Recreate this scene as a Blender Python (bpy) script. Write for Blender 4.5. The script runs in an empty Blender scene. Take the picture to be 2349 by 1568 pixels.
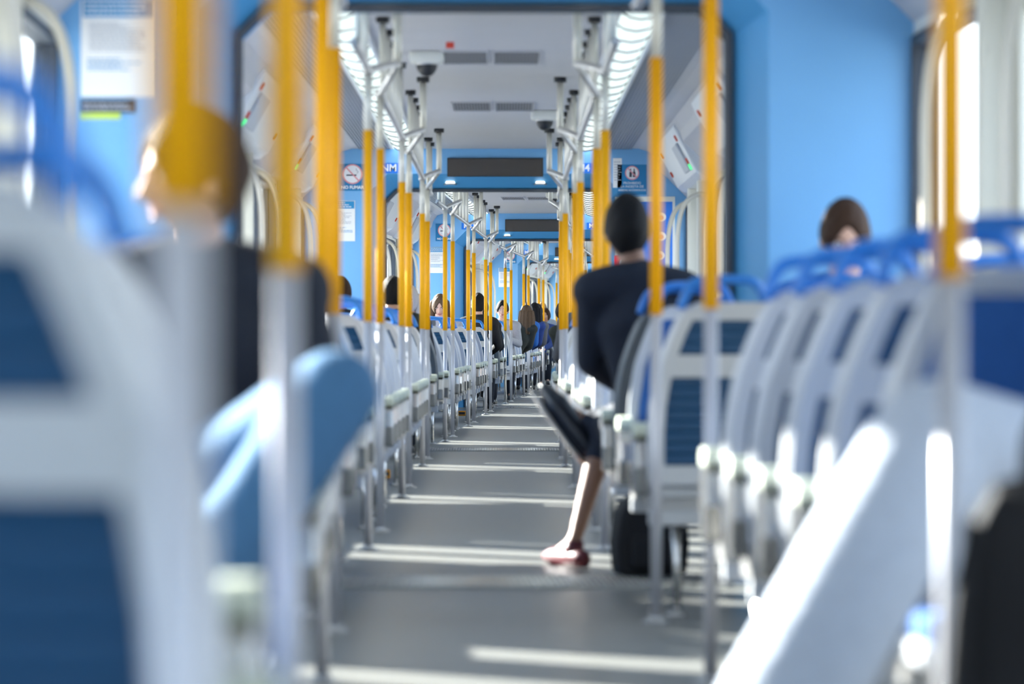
import bpy, bmesh, math, random
from mathutils import Matrix, Vector
random.seed(7)
PI = math.pi
sc = bpy.context.scene
COL = sc.collection

# ------------------------------------------------------------------ camera, sky, sun, exposure
cam_d = bpy.data.cameras.new('camera')
cam = bpy.data.objects.new('camera', cam_d); COL.objects.link(cam); sc.camera = cam
cam_d.lens = 150.0; cam_d.sensor_width = 36.0
cam_d.clip_start = 0.05; cam_d.clip_end = 500
cam.location = (0, 0, 0.868)
cam.rotation_euler = (PI/2 - 4/9788.0, 0, -16.5/9788.0)
cam_d.dof.use_dof = True
cam_d.dof.focus_distance = 52.0
cam_d.dof.aperture_fstop = 4.0

world = bpy.data.worlds.new('sky'); sc.world = world; world.use_nodes = True
nt = world.node_tree; nt.nodes.clear()
wo = nt.nodes.new('ShaderNodeOutputWorld'); bg = nt.nodes.new('ShaderNodeBackground')
tc = nt.nodes.new('ShaderNodeTexCoord'); sx = nt.nodes.new('ShaderNodeSeparateXYZ'); cr = nt.nodes.new('ShaderNodeValToRGB')
cr.color_ramp.elements[0].position = 0.0; cr.color_ramp.elements[0].color = (0.93, 0.94, 0.96, 1)
cr.color_ramp.elements[1].position = 0.6; cr.color_ramp.elements[1].color = (0.60, 0.76, 1.0, 1)
nt.links.new(tc.outputs['Generated'], sx.inputs[0]); nt.links.new(sx.outputs['Z'], cr.inputs[0])
nt.links.new(cr.outputs[0], bg.inputs[0]); nt.links.new(bg.outputs[0], wo.inputs[0])
bg.inputs[1].default_value = 2.3

sun_d = bpy.data.lights.new('sun', 'SUN'); sun = bpy.data.objects.new('sun', sun_d); COL.objects.link(sun)
sun_d.energy = 23.0; sun_d.angle = math.radians(0.7); sun_d.color = (1.0, 0.93, 0.84)
SUN_EL = math.radians(23.5)
sdir = Vector((0.75*math.cos(SUN_EL), -0.66*math.cos(SUN_EL), -math.sin(SUN_EL)))
sun.rotation_euler = sdir.to_track_quat('-Z', 'Y').to_euler()
sun.location = (-20, 40, 20)

sc.view_settings.view_transform = 'Standard'; sc.view_settings.look = 'None'
sc.view_settings.gamma = 1.0; sc.view_settings.exposure = 1.0
sc.view_settings.use_curve_mapping = False
sc.cycles.max_bounces = 9; sc.cycles.diffuse_bounces = 5; sc.cycles.glossy_bounces = 4
sc.cycles.transparent_max_bounces = 16; sc.cycles.transmission_bounces = 4
sc.cycles.sample_clamp_indirect = 8.0
sc.cycles.caustics_reflective = False; sc.cycles.caustics_refractive = False

# ------------------------------------------------------------------ materials
MATS = {}
def mat(name, col, rough=0.5, metal=0.0, noise=0.0, nscale=20.0, bump=0.0, emit=0.0, spec=0.5, coat=0.0, aniso=False, sheen=0.0):
    if name in MATS: return MATS[name]
    m = bpy.data.materials.new(name); m.use_nodes = True
    t = m.node_tree; b = t.nodes['Principled BSDF']
    c = (*col, 1)
    b.inputs['Base Color'].default_value = c
    b.inputs['Roughness'].default_value = rough
    b.inputs['Metallic'].default_value = metal
    b.inputs['Specular IOR Level'].default_value = spec
    if coat: b.inputs['Coat Weight'].default_value = coat; b.inputs['Coat Roughness'].default_value = 0.15
    if sheen: b.inputs['Sheen Weight'].default_value = sheen
    if noise or bump:
        co = t.nodes.new('ShaderNodeTexCoord'); n = t.nodes.new('ShaderNodeTexNoise')
        n.inputs['Scale'].default_value = nscale; n.inputs['Detail'].default_value = 4
        if aniso:
            mp = t.nodes.new('ShaderNodeMapping'); mp.inputs['Scale'].default_value = (1, 1, 14)
            t.links.new(co.outputs['Object'], mp.inputs[0]); t.links.new(mp.outputs[0], n.inputs['Vector'])
        else:
            t.links.new(co.outputs['Object'], n.inputs['Vector'])
        if noise:
            mx = t.nodes.new('ShaderNodeMix'); mx.data_type = 'RGBA'
            mx.inputs['A'].default_value = (*[x*(1-noise) for x in col], 1)
            mx.inputs['B'].default_value = (*[min(1, x*(1+noise)) for x in col], 1)
            t.links.new(n.outputs['Fac'], mx.inputs['Factor']); t.links.new(mx.outputs['Result'], b.inputs['Base Color'])
        if bump:
            bp = t.nodes.new('ShaderNodeBump'); bp.inputs['Strength'].default_value = bump; bp.inputs['Distance'].default_value = 0.01
            t.links.new(n.outputs['Fac'], bp.inputs['Height']); t.links.new(bp.outputs[0], b.inputs['Normal'])
    if emit:
        b.inputs['Emission Color'].default_value = c; b.inputs['Emission Strength'].default_value = emit
    MATS[name] = m
    return m

BLUEW = mat('blue_wall_laminate', (0.17, 0.42, 0.72), 0.42, noise=0.04, nscale=3)
BLUEF = mat('blue_portal_frame', (0.075, 0.31, 0.58), 0.45, noise=0.03, nscale=3)
CEIL = mat('ceiling_panel_grey', (0.50, 0.49, 0.50), 0.55, noise=0.04, nscale=4)
COVE = mat('cove_off_white', (0.66, 0.68, 0.70), 0.4, noise=0.03, nscale=3)
GRILLE = mat('perforated_grille', (0.24, 0.26, 0.30), 0.5)
CREAM = mat('cream_lacquer', (0.72, 0.71, 0.64), 0.4, noise=0.03, nscale=4)
WALLG = mat('lower_wall_grey', (0.42, 0.45, 0.50), 0.5, noise=0.05, nscale=6)
FLOOR = mat('grey_floor_vinyl', (0.19, 0.19, 0.178), 0.33, noise=0.10, nscale=40, spec=0.4)
TREAD = mat('threshold_metal', (0.32, 0.33, 0.31), 0.4, metal=0.6, noise=0.15, nscale=30)
RUBBER = mat('dark_rubber', (0.035, 0.045, 0.06), 0.6)
BLACK = mat('black_plastic', (0.008, 0.008, 0.010), 0.5)
SCREEN = mat('dark_display_glass', (0.055, 0.045, 0.038), 0.12, coat=0.6)
YEL = mat('yellow_grip_coating', (1.0, 0.44, 0.001), 0.5, spec=0.3, noise=0.03, nscale=8)
POLEW = mat('pale_lacquered_steel', (0.52, 0.52, 0.56), 0.33, metal=0.25)
POLEC = mat('cream_steel_tube', (0.66, 0.63, 0.55), 0.35, metal=0.2)
CHROME = mat('brushed_steel', (0.62, 0.61, 0.60), 0.22, metal=1.0)
RAILM = mat('satin_steel_rail', (0.50, 0.49, 0.48), 0.33, metal=0.7)
SHELL = mat('light_grey_seat_shell', (0.57, 0.585, 0.61), 0.4, noise=0.03, nscale=8)
SHELLD = mat('dark_grey_seat_shell', (0.14, 0.155, 0.165), 0.45, noise=0.04, nscale=8)
BLUEP = mat('dark_blue_back_panel', (0.012, 0.070, 0.165), 0.36, noise=0.08, nscale=30)
BLUEC = mat('blue_cushion_fabric', (0.015, 0.09, 0.30), 0.85, noise=0.2, nscale=60, bump=0.3)
HANDLE = mat('bright_blue_handle', (0.02, 0.19, 0.62), 0.35)
PALECAP = mat('pale_green_grey_cap', (0.62, 0.66, 0.54), 0.5)
PAPER = mat('poster_paper', (0.80, 0.80, 0.78), 0.6)
PBLUE = mat('poster_header_blue', (0.01, 0.24, 0.50), 0.5)
SBLUE = mat('sign_blue', (0.008, 0.19, 0.42), 0.45)
TBLUE = mat('number_plate_blue', (0.008, 0.17, 0.66), 0.45)
WHITEP = mat('print_white', (0.85, 0.85, 0.85), 0.5)
PINK = mat('print_pale_red', (0.72, 0.30, 0.33), 0.5)
GREYT = mat('print_grey', (0.38, 0.40, 0.44), 0.6)
DARKP = mat('print_dark', (0.03, 0.035, 0.05), 0.5)
REDP = mat('sign_red', (0.75, 0.015, 0.03), 0.45)
GREENP = mat('print_lime', (0.52, 0.68, 0.10), 0.5)
REDB = mat('red_button', (0.65, 0.06, 0.03), 0.4)
ORANGE = mat('orange_box_plastic', (0.80, 0.33, 0.02), 0.45)
LITD = mat('light_diffuser', (0.90, 1.0, 0.95), 0.4, emit=0.42)
LITS = mat('small_lamp', (1.0, 0.93, 0.80), 0.4, emit=1.5)
GREENL = mat('green_led', (0.1, 1.0, 0.3), 0.4, emit=0.4)
CONC = mat('pale_concrete', (0.45, 0.44, 0.42), 0.8, noise=0.1, nscale=1.0)

def glass():
    m = bpy.data.materials.new('window_glass'); m.use_nodes = True; t = m.node_tree; t.nodes.clear()
    o = t.nodes.new('ShaderNodeOutputMaterial'); mx = t.nodes.new('ShaderNodeMixShader')
    tr = t.nodes.new('ShaderNodeBsdfTransparent'); gl = t.nodes.new('ShaderNodeBsdfGlossy')
    tr.inputs[0].default_value = (0.92, 0.96, 0.98, 1); gl.inputs['Roughness'].default_value = 0.02
    mx.inputs[0].default_value = 0.05
    t.links.new(tr.outputs[0], mx.inputs[1]); t.links.new(gl.outputs[0], mx.inputs[2])
    t.links.new(mx.outputs[0], o.inputs[0]); return m
GLASS = glass()

# ------------------------------------------------------------------ mesh helpers
class MB:
    def __init__(self): self.v = []; self.f = []; self.s = []
    def add(self, vs, fs, smooth=False):
        n = len(self.v); self.v += [tuple(p) for p in vs]
        for f in fs: self.f.append([i+n for i in f]); self.s.append(smooth)
        return self
    def box(self, x0, x1, y0, y1, z0, z1):
        vs = [(x, y, z) for z in (z0, z1) for y in (y0, y1) for x in (x0, x1)]
        return self.add(vs, [(0,2,3,1),(4,5,7,6),(0,1,5,4),(2,6,7,3),(0,4,6,2),(1,3,7,5)])
    def prism(self, pts, y0, y1, axis='y'):
        n = len(pts)
        def P(a, b, c):
            return (a, c, b) if axis == 'y' else ((c, a, b) if axis == 'x' else (a, b, c))
        vs = [P(a, b, y0) for a, b in pts] + [P(a, b, y1) for a, b in pts]
        fs = [tuple(range(n)), tuple(range(2*n-1, n-1, -1))]
        fs += [(i, i+n, (i+1) % n + n, (i+1) % n) for i in range(n)]
        return self.add(vs, fs)
    def tube(self, pts, r, n=10, smooth_path=0, flat=None, roundcap=False):
        pts = [Vector(p) for p in pts]
        rs = list(r) if isinstance(r, (list, tuple)) else [r]*len(pts)
        if smooth_path:
            q = []; qr = []
            for i in range(len(pts)-1):
                p0 = pts[max(i-1, 0)]; p1 = pts[i]; p2 = pts[i+1]; p3 = pts[min(i+2, len(pts)-1)]
                for k in range(smooth_path):
                    u = k/smooth_path
                    q.append(0.5*((2*p1)+(-p0+p2)*u+(2*p0-5*p1+4*p2-p3)*u*u+(-p0+3*p1-3*p2+p3)*u**3))
                    qr.append(rs[i]*(1-u)+rs[i+1]*u)
            q.append(pts[-1]); qr.append(rs[-1]); pts, rs = q, qr
        if roundcap:
            d0 = (pts[0]-pts[1]).normalized(); d1 = (pts[-1]-pts[-2]).normalized()
            a = [(pts[0]+d0*rs[0]*math.sin(t), rs[0]*max(0.05, math.cos(t))) for t in (PI/2, PI/3, PI/6)]
            b = [(pts[-1]+d1*rs[-1]*math.sin(t), rs[-1]*max(0.05, math.cos(t))) for t in (PI/6, PI/3, PI/2)]
            pts = [x[0] for x in a]+pts+[x[0] for x in b]; rs = [x[1] for x in a]+rs+[x[1] for x in b]
        up = None; vs = []
        for i, p in enumerate(pts):
            if i == 0: d = pts[1]-p
            elif i == len(pts)-1: d = p-pts[i-1]
            else: d = (pts[i+1]-p).normalized()+(p-pts[i-1]).normalized()
            if d.length < 1e-9: d = Vector((0, 0, 1))
            d.normalize()
            if up is None:
                up = Vector((0, 0, 1)) if abs(d.z) < 0.9 else Vector((0, 1, 0))
            s = d.cross(up)
            if s.length < 1e-6: s = d.orthogonal()
            s.normalize(); up = s.cross(d).normalized()
            fx, fy = flat if flat else (1, 1)
            for k in range(n):
                a = 2*PI*k/n
                vs.append(p+s*(math.cos(a)*rs[i]*fx)+up*(math.sin(a)*rs[i]*fy))
        fs = []
        for i in range(len(pts)-1):
            for k in range(n):
                k2 = (k+1) % n
                fs.append((i*n+k, i*n+k2, (i+1)*n+k2, (i+1)*n+k))
        fs.append(tuple(range(n-1, -1, -1))); m = (len(pts)-1)*n; fs.append(tuple(range(m, m+n)))
        return self.add(vs, fs, True)
    def cyl(self, x, y, z0, z1, r, n=14, r2=None):
        return self.tube([(x, y, z0), (x, y, z1)], [r, r if r2 is None else r2], n)
    def ellip(self, c, r, n=16, m=10, zmin=-1.0):
        vs = []; fs = []
        for j in range(m+1):
            t = math.acos(max(-1, min(1, 1-(1-zmin)*j/m)))
            for k in range(n):
                a = 2*PI*k/n
                vs.append((c[0]+r[0]*math.sin(t)*math.cos(a), c[1]+r[1]*math.sin(t)*math.sin(a), c[2]+r[2]*math.cos(t)))
        for j in range(m):
            for k in range(n):
                k2 = (k+1) % n; fs.append((j*n+k, (j+1)*n+k, (j+1)*n+k2, j*n+k2))
        return self.add(vs, fs, True)
    def mesh(self, name, m=None, bevel=0.0):
        me = bpy.data.meshes.new(name); me.from_pydata(self.v, [], self.f)
        me.polygons.foreach_set('use_smooth', self.s)
        bm = bmesh.new(); bm.from_mesh(me)
        bmesh.ops.remove_doubles(bm, verts=bm.verts, dist=1e-6)
        bmesh.ops.recalc_face_normals(bm, faces=bm.faces)
        if bevel:
            es = [e for e in bm.edges if len(e.link_faces) == 2 and e.calc_face_angle(0) > 0.5]
            bmesh.ops.bevel(bm, geom=es, offset=bevel, segments=2, affect='EDGES', profile=0.6)
        bm.to_mesh(me); bm.free()
        if m: me.materials.append(m)
        return me
    def build(self, name, m, parent=None, bevel=0.0):
        o = bpy.data.objects.new(name, self.mesh(name, m, bevel)); COL.objects.link(o)
        if parent: o.parent = parent
        return o

def tag(o, label=None, cat=None, group=None, kind=None):
    if label: o['label'] = label
    if cat: o['category'] = cat
    if group: o['group'] = group
    if kind: o['kind'] = kind
    return o
def empty(name, M=None, label=None, cat=None, group=None, kind=None):
    o = bpy.data.objects.new(name, None); o.empty_display_size = 0.1; COL.objects.link(o)
    if M is not None: o.matrix_basis = M
    return tag(o, label, cat, group, kind)
def inst(name, me, parent=None, M=None, kind=None, label=None):
    o = bpy.data.objects.new(name, me); COL.objects.link(o)
    if parent: o.parent = parent
    if M is not None: o.matrix_basis = M
    if kind: o['kind'] = kind
    if label: o['label'] = label
    return o
def T(x, y, z): return Matrix.Translation((x, y, z))
def RZ(a): return Matrix.Rotation(a, 4, 'Z')
def dup(src, M, label=None, group=None):
    def cp(o, par):
        c = o.copy(); COL.objects.link(c)
        if par is not None: c.parent = par
        for ch in kids.get(o, []): cp(ch, c)
        return c
    kids = {}
    def gather(o):
        kids[o] = [c for c in CH.get(o.name, [])]
        for c in kids[o]: gather(c)
    gather(src)
    c = cp(src, None); c.matrix_basis = M
    if label: c['label'] = label
    if group: c['group'] = group
    return c
CH = {}
def index_children():
    CH.clear()
    for o in COL.objects:
        if o.parent: CH.setdefault(o.parent.name, []).append(o)
ORD = ['first', 'second', 'third', 'fourth', 'fifth', 'sixth', 'seventh', 'eighth', 'ninth', 'tenth', 'eleventh', 'twelfth', 'thirteenth', 'fourteenth', 'fifteenth', 'sixteenth', 'seventeenth']

# ------------------------------------------------------------------ carriage frames
CL = 18.45
def frame(px, py, pz, yaw, slope): return T(px, py, pz) @ RZ(yaw) @ Matrix.Rotation(slope, 4, 'X')
CARS = [None]*5
CARS[0] = frame(-0.075, 15.24, 0, 0.0233, -0.0002) @ T(0, -CL, 0)
CARS[1] = frame(-0.075, 15.24, 0, 0, 0)
p = CARS[1] @ Vector((0, CL, 0)); CARS[2] = frame(*p, -0.0251, 0.0023)
p = CARS[2] @ Vector((0, CL, 0)); CARS[3] = frame(*p, -0.045, 0.0033)
p = CARS[3] @ Vector((0, CL, 0)); CARS[4] = frame(*p, -0.066, 0.0036)
CARNAME = ['nearest carriage', 'carriage after first gangway', 'carriage after second gangway', 'carriage after third gangway', 'farthest carriage']
PAIRS = [(2.4, 4.1), (8.2, 9.9), (14.0, 15.9)]
DOORS = [3.25, 9.05, 14.95]
W = 1.5
SECT = [(W, 0), (W, 1.98), (1.32, 2.16), (1.27, 2.2), (1.25, 2.27), (1.2, 2.34), (1.12, 2.364), (0, 2.364)]

# ------------------------------------------------------------------ shell of one carriage
wn = [0]; dn = [0]; tn = [0]
ground = MB().box(-60, 60, -30, 130, -1.3, -1.1).build('ground', CONC); tag(ground, kind='structure')

Y0, Y1 = 0.12, CL-0.12
fl = MB().box(-W-0.08, W+0.08, 0, CL, -0.12, 0.0).mesh('floor', FLOOR)
# ceiling pieces
def sect_strip(pts, t=0.04):
    m = MB()
    out = [(x, z+t) for x, z in pts]
    m.prism(pts+out[::-1], Y0, Y1)
    return m
ceil_c = sect_strip([(-0.585, 2.364), (0.585, 2.364)]).mesh('ceiling', CEIL)
ceil_side = {}
for s in (-1, 1):
    ceil_side[s] = sect_strip([(s*0.80, 2.364), (s*1.12, 2.364), (s*1.2, 2.34), (s*1.25, 2.27), (s*1.27, 2.2), (s*1.32, 2.16), (s*1.5, 1.98), (s*1.58, 1.98)]).mesh('ceiling_side', CEIL)
# window + door layout in the side wall
WINS = [(0.35, 2.2), (4.35, 8.0), (10.15, 13.8), (16.1, 18.1)]
WINS_SUN_BLOCK = [(0.35, 2.2), (4.35, 6.3), (10.15, 13.8), (16.1, 18.1)]  # unseen blank stretch added in the long window, keeps sun off the near pole
ZW0, ZW1 = 0.80, 1.92
def side_wall(s, wins=WINS):
    m = MB(); x0, x1 = (W, W+0.08) if s > 0 else (-W-0.08, -W)
    m.box(x0, x1, 0, CL, ZW1+0.02, 2.02)
    ops = sorted([(a, b, ZW0) for a, b in wins]+[(d-0.7, d+0.7, 0.0) for d in DOORS])
    y = 0
    for a, b, z in ops:
        m.box(x0, x1, y, a, 0, ZW1+0.02); y = b
        if z > 0: m.box(x0, x1, a, b, 0, z)
    m.box(x0, x1, y, CL, 0, ZW1+0.02)
    return m
wall_m = {s: side_wall(s).mesh('wall_side', CREAM) for s in (-1, 1)}
wall_near_left = side_wall(-1, WINS_SUN_BLOCK).mesh('wall_side', CREAM)
def ridge_mesh(s):
    m = MB()
    for k in range(12):
        x = s*(0.83+k*0.021); m.box(x-0.005, x+0.005, Y0, Y1, 2.358, 2.366)
    return m
plinth_m = {s: MB().box(s*W-(0.10 if s > 0 else 0), s*W+(0 if s > 0 else 0.10), 0.1, 2.3, 0, 0.28).box(s*W-(0.10 if s > 0 else 0), s*W+(0 if s > 0 else 0.10), 4.2, 8.1, 0, 0.28).box(s*W-(0.10 if s > 0 else 0), s*W+(0 if s > 0 else 0.10), 10.0, 13.9, 0, 0.28).mesh('baseboard', WALLG) for s in (-1, 1)}

# end wall with octagonal gangway opening
HW, HT, CH_ = 0.87, 2.048, 0.10
BV = 0.12
def octa(hw, ht, c): return [(hw, 0), (hw, ht-c), (hw-c, ht), (-hw+c, ht), (-hw, ht-c), (-hw, 0)]
def end_wall(y0, y1):
    m = MB(); o = octa(HW+BV, HT+BV, CH_+0.05)
    for s in (-1, 1):
        inner = [(0, HT+BV), (s*o[2][0], o[2][1]), (s*o[1][0], o[1][1]), (s*o[0][0], 0)]
        outer = [(s*x, z) for x, z in SECT]
        m.prism(outer+inner, y0, y1)
    return m
def loft(o1, y1, o2, y2):
    m = MB(); n = len(o1)
    m.add([(x, y1, z) for x, z in o1]+[(x, y2, z) for x, z in o2], [(i, i+1, i+1+n, i+n) for i in range(n-1)])
    return m

GW = 0.30
end_m = end_wall(CL-GW-0.04, CL-GW).mesh('wall_end', BLUEW)
start_m = end_wall(GW, GW+0.04).mesh('wall_start', BLUEW)
bev_m = loft(octa(HW+BV, HT+BV, CH_+0.05), CL-GW-0.04, octa(HW, HT, CH_), CL-GW+0.14).mesh('bevel', BLUEF)
bev2_m = loft(octa(HW+BV, HT+BV, CH_+0.05), GW+0.04, octa(HW, HT, CH_), GW-0.14).mesh('bevel', BLUEF)
def bellows():
    m = MB(); ys = []; n = 14
    for i in range(n+1):
        y = CL-GW+0.14+(2*GW-0.28)*i/n; d = 0.0 if i % 2 == 0 else 0.035
        ys.append((y, d))
    for (a, da), (b, db) in zip(ys, ys[1:]):
        m.add([(x, a, z) for x, z in octa(HW+da, HT+da, CH_)]+[(x, b, z) for x, z in octa(HW+db, HT+db, CH_)], [(i, i+1, i+7, i+6) for i in range(5)])
    return m
bel_m = bellows().mesh('bellows', RUBBER)
def ring(hw, ht, c, y0, y1, t):
    a = octa(hw, ht, c); b = octa(hw-t, ht-t, c-t*0.4); m = MB(); n = 6
    vs = [(x, y, z) for y in (y0, y1) for o in (a, b) for x, z in o]
    fs = []
    for i in range(5):
        fs += [(i, i+1, i+7, i+6), (i+12, i+18, i+19, i+13), (i+6, i+7, i+19, i+18)]
    m.add(vs, fs); return m
lip_m = ring(HW+0.005, HT+0.005, CH_, CL-GW+0.10, CL-GW+0.15, 0.022).mesh('rubber_edge', RUBBER)

# diffuser cell (convex, emits) and strip
def diff_cell(L=0.745):
    m = MB(); prof = [(-0.088, 0.03), (-0.085, 0.012), (-0.055, -0.008), (0, -0.018), (0.055, -0.008), (0.085, 0.012), (0.088, 0.03)]
    m.prism(prof, 0.0, L-0.016); return m
cell_m = diff_cell().mesh('diffuser', LITD)
house_m = MB().box(-0.107, 0.107, 0, 16.45, 0.028, 0.05).box(-0.107, -0.092, 0, 16.45, -0.004, 0.03).box(0.092, 0.107, 0, 16.45, -0.004, 0.03).mesh('housing', COVE)
strip_c = mat('light_seam', (0.10, 0.11, 0.11), 0.6)
back_m = MB().box(-0.09, 0.09, 0, 16.45, 0.02, 0.028).mesh('seam_backing', strip_c)

rb = MB()
for k in range(23): rb.prism([(-0.09, 0.03), (-0.087, 0.004), (-0.056, -0.0165), (0, -0.0265), (0.056, -0.0165), (0.087, 0.004), (0.09, 0.03)], 0.02+k*0.745-0.016, 0.02+k*0.745-0.002)
ribs_m = rb.mesh('louvre_ribs', strip_c)
def grille(W_=0.235, L=1.0):
    m = MB(); n = 13
    for k in range(n):
        x = -W_/2+W_*(k+0.5)/n; m.box(x-0.0045, x+0.0045, -L/2, L/2, -0.004, 0.0)
    return m
gr_sl = grille().mesh('slats', mat('vent_slat', (0.25, 0.25, 0.27), 0.5))
gr_bk = MB().box(-0.1175, 0.1175, -0.5, 0.5, -0.0015, 0.001).mesh('backing', BLACK)
gr_fr = MB().box(-0.125, -0.1175, -0.51, 0.51, -0.01, 0).box(0.1175, 0.125, -0.51, 0.51, -0.01, 0).box(-0.125, 0.125, -0.51, -0.5, -0.01, 0).box(-0.125, 0.125, 0.5, 0.51, -0.01, 0).mesh('frame', CEIL)

win_frame = {}; win_pane = {}
def window_parts(L, s):
    key = (round(L, 3), s)
    if key not in win_frame:
        m = MB(); x0, x1 = s*(W-0.012), s*(W+0.07)
        a, b = min(x0, x1), max(x0, x1)
        m.box(a, b, 0, L, 0, 0.035).box(a, b, 0, L, 1.105, 1.14).box(a, b, 0, 0.04, 0.035, 1.105).box(a, b, L-0.04, L, 0.035, 1.105)
        if L > 3: m.box(a, b, L/2-0.03, L/2+0.03, 0.035, 1.105)
        win_frame[key] = m.mesh('window', RUBBER)
        xs = sorted((s*(W+0.03), s*(W+0.038)))
        win_pane[key] = MB().box(xs[0], xs[1], 0.04, L-0.04, 0.035, 1.105).mesh('pane', GLASS)
    return win_frame[key], win_pane[key]
def door_parts(s):
    xs = sorted((s*(W+0.005), s*(W+0.06))); xg = sorted((s*(W+0.03), s*(W+0.036)))
    leaf = MB()
    leaf.box(xs[0], xs[1], 0, 0.69, 0.0, 0.55).box(xs[0], xs[1], 0, 0.69, 1.82, 1.93).box(xs[0], xs[1], 0, 0.09, 0.55, 1.82).box(xs[0], xs[1], 0.60, 0.69, 0.55, 1.82)
    return leaf.mesh('leaf', CREAM), MB().box(xg[0], xg[1], 0.09, 0.60, 0.55, 1.82).mesh('pane', GLASS), MB().box(xs[0]-0.004, xs[1]+0.004, 0.665, 0.715, 0, 1.93).mesh('seal', RUBBER)
dparts = {s: door_parts(s) for s in (-1, 1)}
def overdoor(s):
    m = MB(); pr = [(s*1.215, 2.33), (s*1.20, 2.30), (s*1.36, 2.00), (s*1.41, 1.965), (s*1.5, 1.965), (s*1.5, 2.1), (s*1.27, 2.33)]
    m.prism(pr, -1.55, 1.55); return m.mesh('housing', COVE, 0.012)
od_m = {s: overdoor(s) for s in (-1, 1)}
def disc(M, r, t, n=16):
    m = MB(); m.cyl(0, 0, 0, t, r, n); m.v = [tuple(M @ Vector(v)) for v in m.v]; return m
def od_button(s, y, u):
    a = Vector((s*1.20, y, 2.30)); b = Vector((s*1.36, y, 2.00)); c = a.lerp(b, u)
    n = Vector((-s*0.30, 0, -0.16)).normalized()
    return disc(T(*c) @ n.to_track_quat('Z', 'Y').to_matrix().to_4x4(), 0.022, 0.012)
hr_m = {}
for s in (-1, 1):
    hr_m[s] = MB().tube([(s*1.49, 0, 1.86), (s*1.40, 0, 1.87), (s*1.31, 0, 1.80), (s*1.265, 0, 1.62), (s*1.26, 0, 1.3), (s*1.265, 0, 1.02), (s*1.33, 0, 0.86), (s*1.49, 0, 0.82)], 0.017, 10, smooth_path=4).mesh('door_handrail', POLEC)
post_m = {s: MB().box(min(s*1.40, s*1.5), max(s*1.40, s*1.5), -0.05, 0.05, 0.0, 1.98).mesh('door_post', CREAM, 0.02) for s in (-1, 1)}

SIDE = {-1: 'left', 1: 'right'}
for ci in range(5):
    M = CARS[ci]; last = ci == 4
    inst('floor', fl, None, M, 'structure')
    inst('ceiling', ceil_c, None, M, 'structure')
    for s in (-1, 1):
        o = inst('ceiling', ceil_side[s], None, M, 'structure')
        rg = inst('perforated_strip', bpy.data.meshes.get('perforated_strip_%s' % SIDE[s]) or (lambda me: (setattr(me, 'name', 'perforated_strip_%s' % SIDE[s]), me)[1])(ridge_mesh(s).mesh('x', GRILLE)), o)
        inst('wall_'+SIDE[s], wall_near_left if (ci, s) == (0, -1) else wall_m[s], None, M, 'structure')
        inst('baseboard_'+SIDE[s], plinth_m[s], None, M, 'structure')
        for a, b in (WINS_SUN_BLOCK if (ci, s) == (0, -1) else WINS):
            wn[0] += 1; fr, pn = window_parts(b-a, s)
            w_ = inst('window_%d' % wn[0], fr, None, M @ T(0, a, 0.79), 'structure')
            inst('pane', pn, w_)
        for d in DOORS:
            dn[0] += 1; d_ = empty('door_%d' % dn[0], M @ T(0, d-0.69, 0), kind='structure')
            lf, pn, sl = dparts[s]
            inst('leaf', lf, d_); inst('leaf', lf, d_, T(0, 0.69, 0)); inst('pane', pn, d_); inst('pane', pn, d_, T(0, 0.69, 0)); inst('seal', sl, d_)
        # strip light
        t = empty('ceiling_light', M @ T(s*0.69, 1.0, 2.335), 'long louvred strip light, %s of ceiling, %s' % (SIDE[s], CARNAME[ci]), 'light')
        inst('housing', house_m, t); inst('seam_backing', back_m, t); inst('louvre_ribs', ribs_m, t, None, 'stuff')
        for k in range(22): inst('diffuser', cell_m, t, T(0, 0.02+k*0.745, 0))
    if ci < 4 or True:
        o = inst('wall_end', end_m, None, M, 'structure'); inst('portal_bevel', bev_m, o)
    if not last:
        tn[0] += 1; o = inst('trim_%d' % tn[0], bel_m, None, M, 'structure'); inst('rubber_edge', lip_m, o)
    if ci > 0:
        o = inst('wall_start', start_m, None, M, 'structure'); inst('portal_bevel', bev2_m, o)
    else:
        o = MB().box(-W-0.08, W+0.08, -0.06, 0.0, 0, 2.45).build('wall_back', BLUEW); o.matrix_basis = M; o['kind'] = 'structure'
    if last:
        o = MB().box(-W-0.08, W+0.08, CL, CL+0.06, 0, 2.45).build('wall_front', BLUEW); o.matrix_basis = M; o['kind'] = 'structure'
    # threshold
    if not last:
        tn[0] += 1
        o = MB().box(-HW-0.1, HW+0.1, CL-0.34, CL+0.34, 0.0, 0.008).build('trim_%d' % tn[0], TREAD); o.matrix_basis = M; o['kind'] = 'structure'
        d = MB()
        for i in range(42):
            for j in range(12):
                x = -HW+0.02+i*0.0415+(0.02 if j % 2 else 0); y = CL-0.32+j*0.058
                d.add([(x-0.014, y, 0.008), (x, y-0.02, 0.008), (x+0.014, y, 0.008), (x, y+0.02, 0.008), (x, y, 0.013)], [(0,1,4),(1,2,4),(2,3,4),(3,0,4)])
        d.build('tread_pattern', CHROME, o)['kind'] = 'stuff'
        for s in (-1, 1):
            l = MB().cyl(0, 0, -0.006, 0.02, 0.036, 20)
            t = empty('portal_light', M @ T(s*0.353, CL-GW+0.06, HT+0.045), 'small round lamp, %s, in gangway header of %s' % (SIDE[s], CARNAME[ci]), 'light')
            l.build('lens', LITS, t); MB().tube([(0.045*math.cos(a), 0.045*math.sin(a), -0.003) for a in [2*PI*k/16 for k in range(17)]], 0.007, 6).build('bezel', RAILM, t)

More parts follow.
